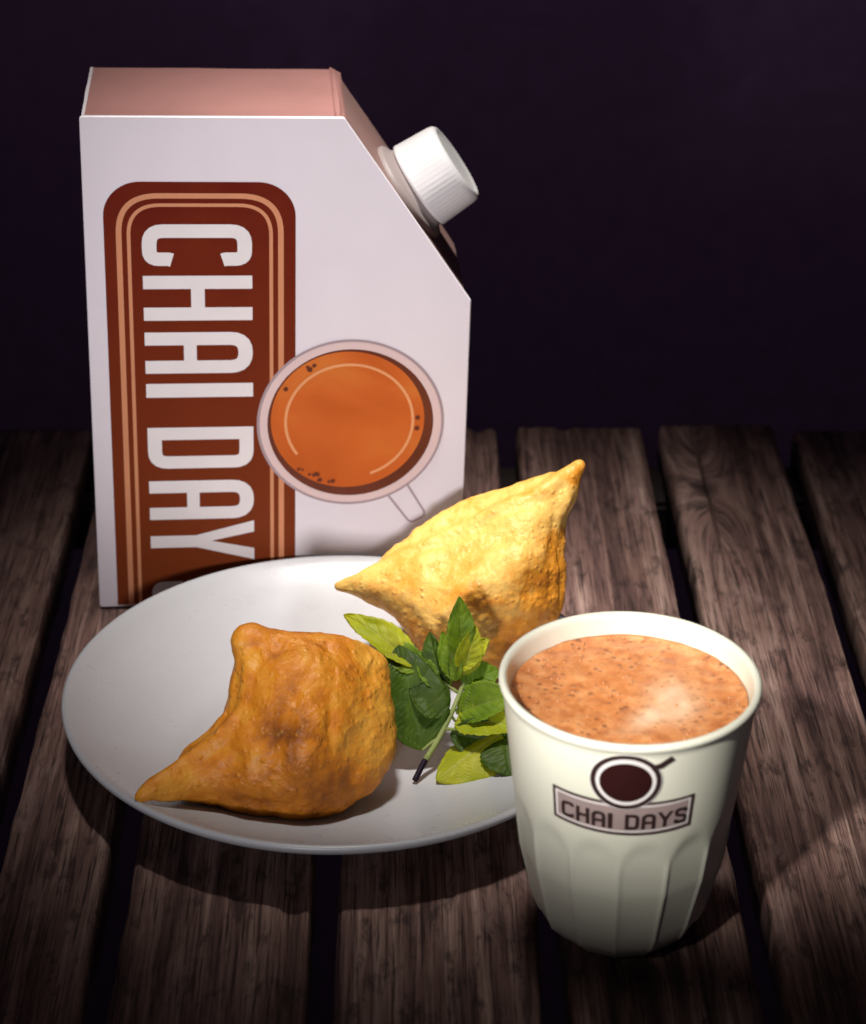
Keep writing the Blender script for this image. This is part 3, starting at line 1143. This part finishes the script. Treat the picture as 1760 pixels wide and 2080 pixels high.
def leaf(base, tip, facing, width, mat, cup_=0.25, curl=0.15, teeth=9, seed=0.0, roll=0.0):
    """serrated oval leaf with thickness, folded along its midrib"""
    b, t = Vector(base), Vector(tip)
    ax = t - b; Ln = ax.length; ax.normalize()
    up = Vector(facing); up = (up - ax * up.dot(ax)).normalized()
    if roll:
        up = Matrix.Rotation(roll, 3, ax) @ up
    sd_ = ax.cross(up).normalized()
    nu, nv = 36, 8
    V, vein = [], []
    for side in (1, -1):
        for i in range(nu + 1):
            u = i / nu
            w = width / 2 * (math.sin(math.pi * u ** 0.85) ** 0.75) * (1 - 0.12 * u)
            saw = 1 + 0.085 * ((u * teeth) % 1.0 - 0.5) * (1 if 0.08 < u < 0.95 else 0)
            for j in range(-nv, nv + 1):
                v = j / nv
                ww = w * (saw if abs(v) > 0.9 else 1)
                hgt = cup_ * abs(v) ** 1.4 * w - curl * Ln * (u - 0.25) ** 2
                hgt += 0.0011 * noise.noise((u * 5 + seed, v * 2.5, seed)) * (0.3 + abs(v))
                # quilted surface between the side veins
                ph = u * 7.5 - abs(v) * 1.7
                q = abs((ph % 1.0) - 0.5) * 2
                hgt += 0.00035 * (1 - q ** 3) * min(1, abs(v) * 3) * (1 - abs(v) * 0.5)
                p = b + ax * (u * Ln) + sd_ * (v * ww) + up * (hgt + side * 0.00018)
                V.append(p - SO)
                vein.append(max(math.exp(-(v / 0.07) ** 2), 0.75 * max(0, (q - 0.72) / 0.28)) if side == 1 else 0.5)
    n = 2 * nv + 1
    N = (nu + 1) * n
    F = []
    for i in range(nu):
        for j in range(n - 1):
            k = i * n + j
            F.append((k, k + 1, k + n + 1, k + n))
            F.append((N + k, N + k + n, N + k + n + 1, N + k + 1))
        for j in (0, n - 1):
            k = i * n + j
            F.append((k, k + n, N + k + n, N + k) if j == 0 else (k, N + k, N + k + n, k + n))
    o = mesh_obj('leaf', V, F, mat, sprig, smooth=True)
    attr(o, 'vein', vein)
    return o


CAMV = Vector((0, -0.85, 0.52))
leaf(L['a0'], L['a1'], (0.15, -0.75, 0.62), 0.034, dark_leaf, 0.20, 0.10, seed=1)
leaf(L['b0'], L['b1'], (-0.45, -0.7, 0.5), 0.014, dark_leaf, 0.35, 0.2, seed=2)
leaf(L['c0'], L['c1'], (0.25, -0.5, 0.8), 0.0170, lime_leaf, 0.30, 0.25, seed=3)
leaf(L['d0'], L['d1'], (0.1, -0.8, 0.45), 0.0140, mid_leaf, 0.30, 0.10, seed=4)
leaf(L['e0'], L['e1'], (-0.1, -0.5, 0.85), 0.0150, lime_leaf, 0.30, 0.25, seed=5)
leaf(L['f0'], L['f1'], (-0.2, -0.55, 0.8), 0.0205, mid_leaf, 0.35, 0.30, seed=6)
leaf(L['g0'], L['g1'], (-0.1, -0.35, 0.95), 0.0230, lime_leaf, 0.35, 0.35, seed=7)
leaf(L['h0'], L['h1'], (-0.3, -0.35, 0.88), 0.0290, lime_leaf, -0.35, 0.10, seed=8)
leaf(L['k0'], (0.050, 0.868, 0.0200), (0.1, -0.75, 0.6), 0.0190, dark_leaf, 0.30, 0.2, seed=9)
leaf((0.0190, 0.889, 0.0350), (0.0060, 0.9010, 0.0500), (0.2, -0.5, 0.8), 0.0160, mid_leaf, 0.30, 0.2, seed=10)
leaf((0.0235, 0.890, 0.0400), (0.0170, 0.8990, 0.0600), (-0.1, -0.7, 0.6), 0.0110, mid_leaf, 0.30, 0.2, seed=11)


leaf((0.0200, 0.882, 0.0300), (0.0030, 0.8850, 0.0400), (0.1, -0.6, 0.8), 0.0200, dark_leaf, 0.25, 0.25, seed=12)
leaf((0.0260, 0.890, 0.0370), (0.0420, 0.8950, 0.0440), (-0.1, -0.6, 0.7), 0.0180, mid_leaf, 0.30, 0.25, seed=13)
leaf((0.0250, 0.884, 0.0300), (0.0440, 0.8830, 0.0300), (0.0, -0.7, 0.7), 0.0200, dark_leaf, 0.25, 0.25, seed=14)
leaf((0.0260, 0.892, 0.0420), (0.0320, 0.8960, 0.0640), (0.2, -0.7, 0.6), 0.0130, lime_leaf, 0.30, 0.20, seed=15)
leaf((0.0080, 0.8940, 0.0430), (-0.0110, 0.9030, 0.0520), (0.1, -0.6, 0.8), 0.0150, mid_leaf, 0.30, 0.25, seed=16)
leaf((0.0440, 0.868, 0.0240), (0.0460, 0.850, 0.0170), (0.2, -0.6, 0.8), 0.0240, dark_leaf, -0.30, 0.10, seed=17)


def tube(name, pts, r0, r1, mat, parent, seg=10):
    P = [Vector(p) for p in pts]
    V, F = [], []
    n = len(P)
    for i, p in enumerate(P):
        d = (P[min(n - 1, i + 1)] - P[max(0, i - 1)]).normalized()
        s = d.cross(Vector((0, 0, 1))).normalized(); t = s.cross(d)
        r = r0 + (r1 - r0) * i / (n - 1)
        for k in range(seg):
            a = 2 * math.pi * k / seg
            V.append(p + s * (r * math.cos(a)) + t * (r * math.sin(a)) - SO)
    for i in range(n - 1):
        for k in range(seg):
            j = (k + 1) % seg
            F.append((i * seg + k, i * seg + j, (i + 1) * seg + j, (i + 1) * seg + k))
    F.append(tuple(range(seg))[::-1]); F.append(tuple(range((n - 1) * seg, n * seg)))
    return mesh_obj(name, V, F, mat, parent, smooth=True)


def bez(p0, p1, p2, n=14):
    p0, p1, p2 = map(Vector, (p0, p1, p2))
    return [p0 * (1 - t) ** 2 + p1 * 2 * t * (1 - t) + p2 * t * t for t in [i / n for i in range(n + 1)]]


stem_m = leaf_mat('pale_green_stem', (0.26, 0.33, 0.10), (0.40, 0.45, 0.17), (0.4, 0.45, 0.18))
tip_m = leaf_mat('dark_purple_stem_end', (0.010, 0.004, 0.016), (0.022, 0.008, 0.028), (0.02, 0.01, 0.03))
s1p, mid_p = Vector(L['s1']) + Vector((0, 0, -0.0035)), Vector((0.0095, 0.8630, 0.0165))
stem = tube('stem', bez(mid_p, (0.0200, 0.876, 0.0260), L['s0']), 0.0013, 0.0010, stem_m, sprig)
attr(stem, 'vein', [0.3] * len(stem.data.vertices))
tp = tube('stem_end', bez(s1p, (0.007, 0.859, 0.0135), mid_p), 0.0013, 0.0013, tip_m, sprig)
attr(tp, 'vein', [0.0] * len(tp.data.vertices))
for a, b in ((L['s0'], L['d0']), ((0.0225, 0.882, 0.031), L['f0']), ((0.0205, 0.8795, 0.0285), L['g0']), ((0.0245, 0.888, 0.0350), L['c0']), ((0.0155, 0.871, 0.0225), L['a0']), ((0.018, 0.8745, 0.0250), L['h0'])):
    a, b = Vector(a), Vector(b)
    st_ = tube('leaf_stalk', bez(a, (a + b) / 2 + Vector((0, 0, 0.001)), b, 8), 0.0008, 0.0006, stem_m, sprig, 8)
    attr(st_, 'vein', [0.3] * len(st_.data.vertices))

sprig.location.z -= 0.0025
